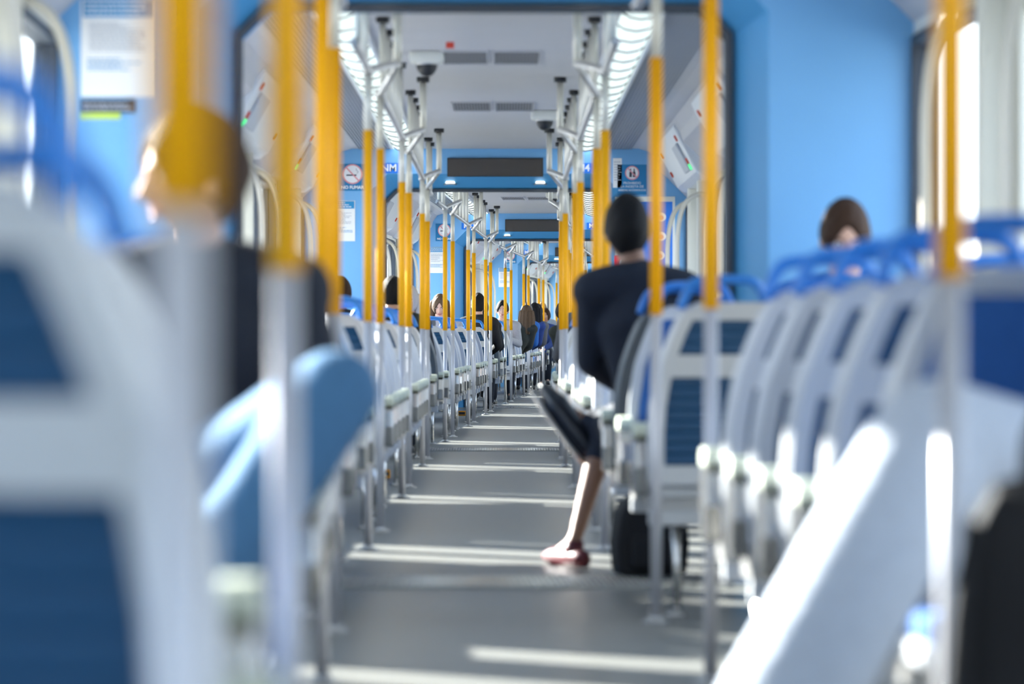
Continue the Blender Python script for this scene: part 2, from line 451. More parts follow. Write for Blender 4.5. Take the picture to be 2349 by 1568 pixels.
# ------------------------------------------------------------------ repeated fittings
# dividing line between shared protos: build once in carriage 1 coordinates
def proto_overdoor(s):
    t = empty('door_header')
    inst('housing', od_m[s], t)
    MB().prism([(s*1.235, 2.20), (s*1.328, 2.025), (s*1.34, 2.03), (s*1.245, 2.21)], -1.2, -0.5).build('sticker_panel', WALLG, t)
    for y, u in ((-1.35, 0.22), (-1.28, 0.72), (1.2, 0.25), (1.28, 0.7)):
        od_button(s, y, u).build('button', REDB, t)
    od_button(s, -1.27, 0.85).build('indicator', GREENL, t).scale = (1, 1, 1)
    return tag(t, 'x', 'panel')
def pole_proto(mat_low):
    t = empty('grab_pole')
    MB().cyl(0, 0, 0.0, 0.008, 0.045, 20).cyl(0, 0, 0.008, 0.022, 0.03, 16, 0.021).build('foot_flange', RAILM, t)
    MB().cyl(0, 0, 0.02, 0.947, 0.0175, 16).build('lower_tube', mat_low, t)
    MB().cyl(0, 0, 0.946, 1.735, 0.0195, 16).build('grip_sleeve', YEL, t)
    MB().cyl(0, 0, 1.735, 1.99, 0.0175, 16).build('upper_tube', POLEC if mat_low is POLEW else mat_low, t)
    MB().tube([(0, 0, 1.965), (0, 0, 2.005)], 0.025, 12).build('clamp', RAILM, t)
    return tag(t, 'x', 'pole')
RX = 0.49
def rail_proto(s):
    t = empty('handrail')
    for i in range(4):
        y0 = 0.75 if i == 0 else PAIRS[i-1][1]; y1 = PAIRS[i][0] if i < 3 else CL-1.0
        MB().tube([(s*RX, y0, 1.985), (s*RX, y1, 1.985)], 0.017, 10).build('rail', RAILM, t)
    for a, b in PAIRS:
        mid = (a+b)/2
        MB().tube([(s*RX, a, 1.985), (s*(RX-0.10), mid-0.03, 2.065)], 0.0165, 10).build('bracket_arm', RAILM, t)
        MB().tube([(s*(RX-0.10), mid+0.03, 2.065), (s*RX, b, 1.985)], 0.0165, 10).build('bracket_arm', RAILM, t)
        MB().tube([(s*(RX-0.10), mid, 2.05), (s*(RX-0.10), mid, 2.35)], 0.019, 12).build('hanger', POLEC, t)
        MB().cyl(s*(RX-0.10), mid, 2.335, 2.366, 0.036, 14).build('ceiling_mount', BLACK, t)
    for i in range(4):
        y0 = 0.75 if i == 0 else PAIRS[i-1][1]; y1 = PAIRS[i][0] if i < 3 else CL-1.0
        n = 2 if i in (0,) else (5 if i < 3 else 2)
        for k in range(n):
            y = y0+(y1-y0)*(k+0.5)/n
            MB().tube([(s*RX, y, 1.98), (s*RX, y, 2.35)], 0.016, 10).build('hanger', POLEC, t)
            MB().cyl(s*RX, y, 2.335, 2.366, 0.032, 12).build('ceiling_mount', BLACK, t)
    return tag(t, 'x', 'handrail')

# seat unit: a double seat facing +y; aisle side at x=0 growing towards side*x
def edge_in(z):   # taper of the aisle edge
    pts = [(0.40, 0.005), (0.55, 0.0), (0.68, 0.008), (0.78, 0.028), (0.87, 0.058), (0.93, 0.085), (0.965, 0.11), (0.985, 0.15)]
    for (a, x0), (b, x1) in zip(pts, pts[1:]):
        if z <= b: return x0+(x1-x0)*max(0, (z-a))/(b-a)
    return pts[-1][1]
def back_y(z):
    u = (z-0.42)/0.56
    return -0.10*u+0.05*(1-u)*u*2
def seat_proto(s, dark=False, blue_low=False):
    shell = SHELLD if dark else SHELL
    t = empty('double_seat')
    SW = 0.455
    for k in range(2):
        ox = k*(SW+0.01)
        def L(z): return ox+edge_in(z)*(1.0 if k == 0 else 0.45)
        def R(z): return ox+SW-edge_in(z)*(0.45 if k == 0 else 0.8)
        def P(x, y, z): return (s*x, y, z)
        zs = [0.42, 0.5, 0.58, 0.66, 0.72, 0.78, 0.84, 0.89, 0.93, 0.96, 0.985]
        m = MB(); bw = 0.052
        for side in (0, 1):
            vs = []; fs = []
            for z in zs:
                e = L(z) if side == 0 else R(z); w = bw if side == 0 else -bw
                y = back_y(z)
                for (dx, dy) in ((0, -0.006), (0.015 if w > 0 else -0.015, -0.028), (w, -0.022), (w, 0.02), (0, 0.035)):
                    vs.append(P(e+dx, y+dy, z))
            n = 5
            for i in range(len(zs)-1):
                for q in range(n):
                    q2 = (q+1) % n; fs.append((i*n+q, i*n+q2, (i+1)*n+q2, (i+1)*n+q))
            fs += [tuple(range(n)), tuple(range((len(zs)-1)*n, len(zs)*n))]
            m.add(vs, fs, False)
        for z0, z1 in ((0.415, 0.475), (0.752, 0.822), (0.93, 0.985)):
            vs = []
            for z in (z0, z1):
                y = back_y(z)
                vs += [P(L(z)+0.02, y-0.024, z), P(R(z)-0.02, y-0.024, z), P(R(z)-0.02, y+0.02, z), P(L(z)+0.02, y+0.02, z)]
            m.add(vs, [(0,1,2,3),(4,7,6,5),(0,4,5,1),(1,5,6,2),(2,6,7,3),(3,7,4,0)])
        fr = m.build('back_frame', shell, t)
        for nm, z0, z1, nr in (('upper_back_panel', 0.822, 0.93, 3), ('lower_back_panel', 0.475, 0.752, 8)):
            pm = MB(); N = nr*4; vs = []
            for i in range(N+1):
                z = z0+(z1-z0)*i/N; y = back_y(z)-0.006-(0.006 if i % 4 in (1, 2, 3) else 0)
                vs += [P(L(z)+bw-0.01, y, z), P(R(z)-bw+0.01, y, z), P(R(z)-bw+0.01, y+0.02, z), P(L(z)+bw-0.01, y+0.02, z)]
            fs = []
            for i in range(N):
                for q in range(4):
                    q2 = (q+1) % 4; fs.append((i*4+q, i*4+q2, i*4+4+q2, i*4+4+q))
            fs += [(0,1,2,3), (N*4, N*4+3, N*4+2, N*4+1)]
            pm.add(vs, fs); pm.build(nm, shell if dark else BLUEP, t)
        # cushion on the front of the back, and seat pad
        cm = MB()
        vs = []; zz = [0.47, 0.55, 0.65, 0.78, 0.88, 0.94]
        for z in zz:
            y = back_y(z)
            vs += [P(L(z)+0.03, y+0.015, z), P(R(z)-0.03, y+0.015, z), P(R(z)-0.05, y+0.055, z), P(L(z)+0.05, y+0.055, z)]
        fs = []
        for i in range(len(zz)-1):
            for q in range(4):
                q2 = (q+1) % 4; fs.append((i*4+q, i*4+q2, i*4+4+q2, i*4+4+q))
        fs += [(0,1,2,3), tuple((len(zz)-1)*4+q for q in (3,2,1,0))]
        cm.add(vs, fs); cm.build('back_cushion', BLUEC, t, 0.012)
        x0, x1 = sorted((s*(ox+0.02), s*(ox+SW-0.02)))
        MB().box(x0, x1, 0.03, 0.45, 0.405, 0.455).build('seat_cushion', BLUEC, t, 0.018)
        MB().box(x0-0.008, x1+0.008, 0.0, 0.455, 0.375, 0.41).build('seat_pan', shell, t, 0.012)
        # handle loop
        a = ox+0.10 if k == 0 else ox+0.07; b = a+0.27
        yt = back_y(0.97)
        MB().tube([P(a, yt, 0.965), P(a+0.02, yt-0.004, 1.02), P(a+0.05, yt-0.008, 1.05), P((a+b)/2, yt-0.01, 1.056), P(b-0.05, yt-0.008, 1.05), P(b-0.02, yt-0.004, 1.02), P(b, yt, 0.965)], 0.0155, 8, smooth_path=3, flat=(1, 1.2)).build('grab_handle', HANDLE, t)
    # aisle-side end: brushed curved plate with pale cap, bracket below
    x0, x1 = sorted((-s*0.036, s*0.010))
    pr = [(0.03, 0.385), (0.12, 0.375), (0.18, 0.395), (0.215, 0.46), (0.205, 0.53), (0.17, 0.575), (0.07, 0.580), (0.03, 0.55), (0.012, 0.47)]
    MB().prism(pr, x0, x1, 'x').build('armrest', CHROME, t, 0.008)
    MB().prism([(0.025, 0.565), (0.18, 0.562), (0.19, 0.585), (0.16, 0.607), (0.05, 0.610), (0.015, 0.588)], x0-0.002, x1+0.002, 'x').build('armrest_cap', PALECAP, t, 0.006)
    # beam and legs
    xb = sorted((s*0.01, s*0.925))
    MB().box(xb[0], xb[1], 0.06, 0.11, 0.285, 0.335).build('seat_beam', SHELL, t, 0.008)
    MB().box(xb[0], xb[1], 0.06, 0.30, 0.335, 0.378).build('support_plate', RAILM, t)
    for xx in (0.10, 0.60):
        g = MB(); g.tube([(s*xx, 0.09, 0.0), (s*xx, 0.09, 0.29)], 0.013, 8)
        g.tube([(s*xx, 0.09, 0.10), (s*xx, 0.24, 0.29)], 0.010, 8)
        lg = g.build('leg', CHROME, t); MB().cyl(s*xx, 0.09, 0.0, 0.01, 0.035, 12).build('foot', RAILM, lg)
    return tag(t, 'x', 'seat')

seatP = {(s, d): seat_proto(s, d) for s in (-1, 1) for d in (False, True)}
odP = {s: proto_overdoor(s) for s in (-1, 1)}
poleW = pole_proto(POLEW); poleC = pole_proto(CHROME)
railP = {s: rail_proto(s) for s in (-1, 1)}
bpy.context.view_layer.update()
index_children()
PROTOS = list(seatP.values())+list(odP.values())+[poleW, poleC]+list(railP.values())

# rows: (y of the back plane, facing) per carriage and side; A = faces away from the camera, F = towards it
STD = [(0.65, 'D')]+[(y, 'A') for y in (1.45, 4.4, 5.2, 6.0, 6.8, 7.6, 10.2, 11.0, 11.8, 12.6, 13.4, 16.3, 17.1)]
ROWS = {}
for ci in range(5):
    for s in (-1, 1): ROWS[(ci, s)] = list(STD)
ROWS[(0, -1)] = [(6.4, 'A'), (7.75, 'A'), (11.2, 'F'), (11.4, 'A'), (12.2, 'A'), (13.0, 'A'), (16.5, 'A'), (17.3, 'A')]
ROWS[(0, 1)] = [(10.02, 'F'), (10.2, 'A'), (11.0, 'A'), (11.8, 'A'), (12.6, 'A'), (13.4, 'A'), (16.55, 'A'), (17.75, 'F')]
ROWS[(1, -1)] = [(0.65, 'D'), (1.45, 'A')]+[(y, 'A') for y in (4.4, 5.2, 6.0, 6.8, 7.6, 10.2, 11.0, 11.8, 12.6, 13.4, 16.2, 17.0)]
ROWS[(2, -1)] = [(0.65, 'D'), (1.75, 'A'), (4.25, 'A'), (5.22, 'F'), (5.45, 'A'), (6.15, 'A'), (7.1, 'F'), (7.33, 'A'), (10.2, 'A'), (11.0, 'A'), (11.75, 'A'), (12.72, 'F'), (12.95, 'A'), (16.2, 'A'), (17.0, 'A')]
ROWS[(3, -1)] = [(0.65, 'D'), (1.45, 'A'), (4.25, 'A'), (5.22, 'F'), (5.45, 'A'), (6.4, 'A'), (7.3, 'A'), (10.2, 'A'), (11.0, 'A'), (11.8, 'A'), (12.6, 'A'), (13.4, 'A'), (17.2, 'F')]
ROWS[(4, -1)] = [(1.28, 'F'), (1.5, 'A'), (4.4, 'A')]; ROWS[(4, 1)] = [(0.65, 'D'), (1.45, 'A'), (4.4, 'A')]
SEATX = 0.475
for (ci, s), rows in ROWS.items():
    n = 0
    for y, f in rows:
        M = CARS[ci]
        name = {'A': 'grey and blue double seat', 'F': 'blue cushioned rear-facing double seat', 'D': 'dark grey double seat'}[f]
        lab = '%s, %s row on the %s, %s' % (name, ORD[n], SIDE[s], CARNAME[ci])
        n += 1
        if f == 'F':
            o = dup(seatP[(-s, False)], M @ T(s*SEATX, y, 0) @ RZ(PI), lab, 'double seats in rows along the aisle')
        else:
            o = dup(seatP[(s, f == 'D')], M @ T(s*(0.415 if (ci, s, y) == (0, -1, 6.4) else SEATX), y, 0), lab, 'double seats in rows along the aisle')
# poles
PN = 0
for ci in range(5):
    for s in (-1, 1):
        prs = PAIRS
        if ci == 0 and s < 0: prs = [(None, 5.85), (8.15, None), PAIRS[2]]
        if ci == 0 and s > 0: prs = [(None, None), (8.66, None), (13.95, 16.3)]
        if ci == 4: prs = PAIRS[:1]
        k = 0
        for a, b in prs:
            for y in (a, b):
                if y is None: continue
                k += 1
                chrome = (ci == 3 and s < 0 and k == 1)
                lab = '%s grab pole with yellow grip, %s on the %s, %s' % ('bare steel' if chrome else 'pale', ORD[k-1], SIDE[s], CARNAME[ci])
                xo = RX
                if ci == 0 and y < 9: xo = 0.418
                dup(poleC if chrome else poleW, CARS[ci] @ T(s*xo, y, 0), lab, 'grab poles along the aisle')
for ci in range(5):
    for s in (-1, 1):
        dup(railP[s], CARS[ci], 'steel ceiling handrail with hangers, %s of aisle, %s' % (SIDE[s], CARNAME[ci]), 'ceiling handrails')
        for k, d in enumerate(DOORS):
            dup(odP[s], CARS[ci] @ T(0, d, 0), 'off-white sloping header over %s %s door, %s' % (ORD[k], SIDE[s], CARNAME[ci]), 'headers over the doors')
            for e, w in ((-1, 'near'), (1, 'far')):
                o = inst('door_handrail', hr_m[s], None, CARS[ci] @ T(0, d+e*0.86, 0)); tag(o, 'curved pale handrail, %s edge of %s %s door, %s' % (w, ORD[k], SIDE[s], CARNAME[ci]), 'handrail', 'curved rails beside the doors')
                o = inst('trim_%d' % (tn[0]+1), post_m[s], None, CARS[ci] @ T(0, d+e*0.76, 0), 'structure'); tn[0] += 1
for p_ in PROTOS:
    def rm(o):
        for c in CH.get(o.name, []): rm(c)
        bpy.data.objects.remove(o)
    rm(p_)
CH.clear()

# vents, cameras
for ci in range(1, 5):
    for k, y in enumerate((7.3, 12.0)):
        for s in (-1, 1):
            t = empty('ceiling_vent', CARS[ci] @ T(s*0.137, y, 2.364), 'slotted ceiling vent, %s one of %s pair, %s' % (SIDE[s], ORD[k], CARNAME[ci]), 'vent', 'ceiling vents')
            inst('slats', gr_sl, t, None, 'stuff'); inst('backing', gr_bk, t); inst('frame', gr_fr, t)
def ceiling_camera(M, lab):
    t = empty('security_camera', M, lab, 'camera')
    MB().box(-0.09, 0.09, -0.11, 0.11, -0.06, 0).build('housing', CREAM, t, 0.02)
    MB().cyl(0, 0, -0.068, -0.055, 0.062, 24).build('collar', RAILM, t)
    MB().ellip((0, 0, -0.066), (0.056, 0.056, -0.065), 18, 8, 0.0).build('dome', BLACK, t)
ceiling_camera(CARS[1] @ T(-0.33, 6.9, 2.364), 'white ceiling camera with black dome beside the nearer vents, left of the aisle')
ceiling_camera(CARS[1] @ T(0.335, 12.6, 2.364), 'white ceiling camera with black dome beside the farther vents, right of the aisle')
ceiling_camera(CARS[2] @ T(0.33, 10.2, 2.364), 'white ceiling camera with black dome behind the first gangway')
MB().box(-0.02, 0.02, -0.02, 0.02, -0.03, 0).build('x', REDB)
o = bpy.data.objects['x']; o.name = 'alarm_beacon'; o.matrix_basis = CARS[1] @ T(-0.2, 6.2, 2.364); tag(o, 'tiny red beacon on the ceiling beside the nearer camera', 'beacon')

# ------------------------------------------------------------------ signs
def text_mesh(s, size, m, align='CENTER', bold=0.0):
    cu = bpy.data.curves.new('t', 'FONT'); cu.body = s; cu.size = size; cu.align_x = align; cu.align_y = 'CENTER'; cu.extrude = 0.0008; cu.offset = bold
    o = bpy.data.objects.new('t', cu); COL.objects.link(o)
    dg = bpy.context.evaluated_depsgraph_get(); me = bpy.data.meshes.new_from_object(o.evaluated_get(dg))
    bpy.data.objects.remove(o); bpy.data.curves.remove(cu)
    me.materials.clear(); me.materials.append(m); me.name = 'lettering'
    return me
STAND = Matrix.Rotation(PI/2, 4, 'X')     # lettering stands upright and faces -y
def lettering(t, s, x, z, size, m, bold=0.0, align='CENTER', y=-0.004):
    return inst('lettering', text_mesh(s, size, m, align, bold), t, T(x, y, z) @ STAND)
def plate(t, name, x0, x1, z0, z1, m, y0=-0.003, y1=0.0): return MB().box(x0, x1, y0, y1, z0, z1).build(name, m, t)
def rdisc(t, name, x, z, r, m, y0, y1, ri=0.0):
    b = MB(); n = 36
    if ri == 0: b.prism([(x+r*math.cos(2*PI*k/n), z+r*math.sin(2*PI*k/n)) for k in range(n)], y0, y1)
    else:
        for k in range(n):
            a, c = 2*PI*k/n, 2*PI*(k+1)/n
            b.prism([(x+r*math.cos(a), z+r*math.sin(a)), (x+r*math.cos(c), z+r*math.sin(c)), (x+ri*math.cos(c), z+ri*math.sin(c)), (x+ri*math.cos(a), z+ri*math.sin(a))], y0, y1)
    return b.build(name, m, t)
def bar(t, name, x0, z0, x1, z1, w, m, y0, y1):
    d = Vector((x1-x0, z1-z0)); n = Vector((-d.y, d.x)).normalized()*w/2
    return MB().prism([(x0+n.x, z0+n.y), (x1+n.x, z1+n.y), (x1-n.x, z1-n.y), (x0-n.x, z0-n.y)], y0, y1).build(name, m, t)
def no_smoking(M, lab):
    t = empty('no_smoking_sign', M, lab, 'sign'); w = 0.105
    plate(t, 'board', -w, w, -w, w, SBLUE)
    rdisc(t, 'white_disc', 0, 0.025, 0.078, WHITEP, -0.005, -0.002)
    rdisc(t, 'red_ring', 0, 0.025, 0.078, PINK, -0.007, -0.004, 0.068)
    b = MB().box(-0.048, 0.03, -0.007, -0.004, 0.012, 0.022).build('cigarette', DARKP, t)
    MB().tube([(0.035, -0.006, 0.03), (0.045, -0.006, 0.045), (0.03, -0.006, 0.055), (0.03, -0.006, 0.07)], 0.003, 6).build('smoke_mark', GREYT, t)
    bar(t, 'red_slash', -0.05, 0.078, 0.05, -0.028, 0.010, PINK, -0.009, -0.006)
    lettering(t, 'NO FUMAR', 0, -0.079, 0.034, WHITEP, 0.001)
def text_lines(t, x0, x1, zs, m, h=0.0045, seed=1):
    r = random.Random(seed); b = MB()
    for z in zs:
        x = x0; xe = x1-(x1-x0)*r.choice((0, 0, 0.1, 0.3, 0.45))
        while x < xe:
            w = r.uniform(0.008, 0.022); b.box(x, min(x+w, xe), -0.005, -0.0025, z-h/2, z+h/2); x += w+0.004
    o = b.build('text_lines', m, t); o['kind'] = 'stuff'; return o
def poster(M, lab, w=0.105, h=0.158, bottom=False, seed=1):
    t = empty('notice_poster', M, lab, 'poster')
    plate(t, 'sheet', -w, w, -h, h, PAPER)
    plate(t, 'header_band', -w+0.008, w-0.006, h-0.062, h-0.004, PBLUE, -0.0045, -0.002)
    text_lines(t, -w+0.016, w-0.03, [h-0.016, h-0.032, h-0.048], WHITEP, 0.006, seed)
    text_lines(t, -w+0.03, w-0.03, [h-0.085-0.0115*i for i in range(9)], GREYT, 0.0045, seed+1)
    text_lines(t, -w+0.022, w-0.02, [h-0.21-0.0115*i for i in range(4)], PBLUE, 0.004, seed+2)
    if bottom:
        plate(t, 'footer_dark', -w, w*0.5, -h-0.055, -h-0.008, DARKP, -0.0045, 0)
        plate(t, 'footer_green', -w, w*0.1, -h-0.078, -h-0.055, GREENP, -0.0045, 0)
        text_lines(t, -w+0.01, w*0.4, [-h-0.025, -h-0.04], GREYT, 0.008, seed+3)
    return t
YE = CL-GW-0.04
for ci in range(4):
    M = CARS[ci] @ T(0, YE-0.001, 0); where = ['nearest', 'first', 'second', 'third'][ci]
    wl = {0: 'wall, nearest gangway', 1: 'wall, first gangway ahead', 2: 'wall, second gangway ahead', 3: 'wall, third gangway ahead'}[ci]
    if ci > 0:
        no_smoking(M @ T(-1.115, 0, 2.135 if ci > 1 else 2.14), 'square blue no smoking sign on left blue %s' % wl)
        poster(M @ T(-1.20+0.0, 0, 1.80), 'white notice poster with blue header on left blue %s' % wl, seed=ci*9)
        # display above the gangway
        t = empty('display_panel', M @ T(0, 0, 2.218), 'dark blank display panel over the gangway, %s' % wl, 'display')
        MB().box(-0.375, 0.375, -0.02, 0, -0.073, 0.073).build('frame', BLACK, t, 0.004)
        MB().box(-0.365, 0.365, -0.023, -0.018, -0.065, 0.065).build('screen', SCREEN, t)
        for s, tx in ((-1, {1: 'NM', 2: 'M3', 3: 'M2'}[ci]), (1, {1: 'M4', 2: 'M3', 3: 'M2'}[ci])):
            t = empty('number_plate', M @ T(s*(0.69 if s > 0 else 0.83), 0, 2.212), 'small blue plate reading %s, %s of display, %s' % (tx, SIDE[s], wl), 'sign')
            plate(t, 'board', -0.075, 0.075, -0.04, 0.04, TBLUE)
            lettering(t, tx, 0, 0, 0.078, WHITEP, 0.0015)
    else:
        poster(M @ T(-1.285, 0, 1.885), 'large notice poster with dark and lime footer, left %s' % wl, 0.125, 0.17, True, 4)
# right wall of first gangway wall
M = CARS[1] @ T(0, YE-0.001, 0)
t = empty('drinks_ban_sign', M @ T(1.07, 0, 2.13), 'blue sign with crossed-out bottles and three lines of text above the seated man', 'sign')
plate(t, 'board', -0.115, 0.115, -0.125, 0.11, SBLUE)
rdisc(t, 'white_disc', 0, 0.045, 0.055, WHITEP, -0.005, -0.002); rdisc(t, 'red_ring', 0, 0.045, 0.055, PINK, -0.008, -0.004, 0.047)
for x in (-0.012, 0.016):
    MB().prism([(x-0.010, 0.012), (x+0.010, 0.012), (x+0.010, 0.045), (x+0.004, 0.06), (x+0.004, 0.078), (x-0.004, 0.078), (x-0.004, 0.06), (x-0.010, 0.045)], -0.007, -0.004).build('bottle_mark', DARKP, t)
bar(t, 'red_slash', -0.038, 0.085, 0.038, 0.008, 0.008, PINK, -0.010, -0.007)
lettering(t, 'PROHIBIDO', 0, -0.035, 0.026, WHITEP); lettering(t, 'LA INGESTA DE', 0, -0.062, 0.026, WHITEP); lettering(t, 'BEBIDAS ALCOHOLICAS', 0, -0.09, 0.02, WHITEP)
t = empty('blank_notice', M @ T(0.955, 0, 2.16), 'narrow white notice left of the crossed-out bottles sign', 'notice')
plate(t, 'sheet', -0.035, 0.035, -0.1, 0.13, PAPER); text_lines(t, -0.025, 0.028, [0.1-0.02*i for i in range(8)], GREYT, 0.006, 77)
t = empty('framed_poster', M @ T(1.17, 0, 1.66), 'large blue poster in a pale frame behind the seated man', 'poster')
plate(t, 'frame', -0.235, 0.235, -0.33, 0.33, CREAM, -0.012, 0); plate(t, 'print', -0.215, 0.215, -0.31, 0.29, TBLUE, -0.014, -0.011)
text_lines(t, -0.18, 0.1, [0.25, 0.225], WHITEP, 0.012, 5)
for x, z in ((0.13, 0.17), (0.13, 0.02), (0.12, -0.13)):
    rdisc(t, 'round_mark', x, z, 0.035, PAPER, -0.018, -0.013); rdisc(t, 'round_mark', x, z-0.005, 0.018, PINK, -0.021, -0.017)
t = empty('emergency_sign', M @ T(1.0, 0, 1.46), 'small red square sign with a white disc behind the seated man', 'sign')
plate(t, 'board', -0.07, 0.07, -0.07, 0.07, REDP, -0.022, -0.015)
rdisc(t, 'white_disc', 0, 0.015, 0.033, WHITEP, -0.025, -0.021); MB().prism([(-0.015, 0.0), (0.015, 0.0), (0.01, 0.015), (0.004, 0.035), (-0.006, 0.03)], -0.028, -0.024).build('figure_mark', DARKP, t)
text_lines(t, -0.04, 0.04, [-0.035, -0.048], WHITEP, 0.006, 8).location = (0, -0.02, 0)

# ------------------------------------------------------------------ people
SKIN = {k: mat('skin_'+k, c, 0.5, noise=0.05, nscale=30) for k, c in {'light': (0.62, 0.37, 0.27), 'tan': (0.45, 0.25, 0.16), 'brown': (0.30, 0.15, 0.09)}.items()}
EYEW = mat('eye_white', (0.75, 0.75, 0.73), 0.2); IRIS = mat('iris_brown', (0.03, 0.015, 0.01), 0.15); LIP = mat('lip', (0.45, 0.14, 0.12), 0.45)
def hairmat(n, c): return mat('hair_'+n, c, 0.65, noise=0.35, nscale=90, bump=0.5, spec=0.2)
HAIR = {'black': hairmat('black', (0.008, 0.007, 0.007)), 'brown': hairmat('brown', (0.045, 0.022, 0.012)), 'light': hairmat('light', (0.10, 0.06, 0.033)), 'blonde': hairmat('blonde', (0.32, 0.20, 0.10)), 'grey': hairmat('grey', (0.16, 0.15, 0.15)), 'scarf': mat('scarf_grey', (0.42, 0.38, 0.36), 0.8)}
CLOTH = {k: mat('cloth_'+k, c, 0.85, noise=0.15, nscale=50, bump=0.25) for k, c in {
    'navy': (0.010, 0.014, 0.026), 'black': (0.009, 0.009, 0.011), 'blue': (0.02, 0.05, 0.20), 'denim': (0.05, 0.15, 0.29), 'sunpaled_denim': (0.48, 0.53, 0.62),  # palest denim is lightened further, sun glare on the leg put into its colour
    'white': (0.36, 0.36, 0.38), 'olive': (0.02, 0.024, 0.02), 'green': (0.01, 0.10, 0.05), 'grey': (0.12, 0.12, 0.13), 'brightblue': (0.02, 0.14, 0.50), 'red': (0.18, 0.012, 0.02)}.items()}
LEATHER = mat('black_leather', (0.008, 0.010, 0.016), 0.3); REDL = mat('red_shoe_leather', (0.11, 0.006, 0.012), 0.4); WHITEL = mat('white_shoe_leather', (0.78, 0.78, 0.76), 0.5); SOLE = mat('pale_sole', (0.6, 0.55, 0.5), 0.6)

def remesh(m, voxel=0.014, smooth=4):
    me = m.mesh('tmp'); o = bpy.data.objects.new('tmp', me); COL.objects.link(o)
    r = o.modifiers.new('r', 'REMESH'); r.mode = 'VOXEL'; r.voxel_size = voxel; r.use_smooth_shade = True
    s_ = o.modifiers.new('s', 'SMOOTH'); s_.iterations = smooth; s_.factor = 0.5
    dg = bpy.context.evaluated_depsgraph_get(); out = bpy.data.meshes.new_from_object(o.evaluated_get(dg))
    bpy.data.objects.remove(o); bpy.data.meshes.remove(me)
    return out
def head_surface(u, v, grow=0.0):
    # u azimuth (0 = +x, pi/2 = front +y), v polar from top
    sx_, sy_, sz_ = 0.076, 0.096, 0.118
    x = math.sin(v)*math.cos(u); y = math.sin(v)*math.sin(u); z = math.cos(v)
    jaw = max(0, -z)
    X = x*sx_*(1-0.30*jaw**1.4); Y = y*sy_*(1-0.12*jaw); Z = z*sz_
    if y > 0: Y *= 0.97; Y += 0.010*jaw*y
    else: Y *= (1-0.28*jaw)
    if y > 0:
        g = lambda cx, cz, wx, wz: math.exp(-((X-cx)/wx)**2-((Z-cz)/wz)**2)
        Y += 0.024*g(0, -0.030, 0.011, 0.014)+0.012*g(0, -0.008, 0.009, 0.022)
        Y -= 0.010*(g(0.030, 0.004, 0.016, 0.012)+g(-0.030, 0.004, 0.016, 0.012))
        Y += 0.004*g(0, 0.024, 0.045, 0.010)+0.006*g(0, -0.062, 0.022, 0.012)+0.008*g(0, -0.100, 0.020, 0.014)
    k = 1+grow
    return Vector((X*k, Y*k, Z*k))
def head_bm(pitch, yaw, c):
    m = []  # (MB, material index)
    a = MB(); nu, nv = 56, 44; vs = []; fs = []
    for j in range(nv+1):
        for i in range(nu): vs.append(head_surface(2*PI*i/nu, PI*(j+0.001)/(nv+0.002)))
    for j in range(nv):
        for i in range(nu):
            i2 = (i+1) % nu; fs.append((j*nu+i, (j+1)*nu+i, (j+1)*nu+i2, j*nu+i2))
    a.add(vs, fs, True)
    for s in (-1, 1): a.ellip((s*0.076, -0.006, -0.012), (0.010, 0.020, 0.032), 10, 8)
    e = MB(); ir = MB(); lp = MB()
    for s in (-1, 1):
        e.ellip((s*0.030, 0.077, 0.003), (0.0135, 0.010, 0.0075), 12, 8)
        ir.ellip((s*0.030, 0.084, 0.003), (0.0055, 0.005, 0.0058), 10, 6)
        ir.tube([(s*0.014, 0.091, 0.020), (s*0.032, 0.089, 0.024), (s*0.048, 0.079, 0.019)], [0.003, 0.0032, 0.0018], 6)
    lp.tube([(-0.024, 0.080, -0.063), (-0.008, 0.092, -0.060), (0, 0.092, -0.061), (0.008, 0.092, -0.060), (0.024, 0.080, -0.063)], [0.0015, 0.0045, 0.004, 0.0045, 0.0015], 6)
    lp.tube([(-0.022, 0.080, -0.066), (0, 0.092, -0.070), (0.022, 0.080, -0.066)], [0.0015, 0.0055, 0.0015], 6)
    R = T(*c) @ Matrix.Rotation(yaw, 4, 'Z') @ Matrix.Rotation(pitch, 4, 'X')
    for q in (a, e, ir, lp): q.v = [tuple(R @ Vector(v)) for v in q.v]
    return a, e, ir, lp, R
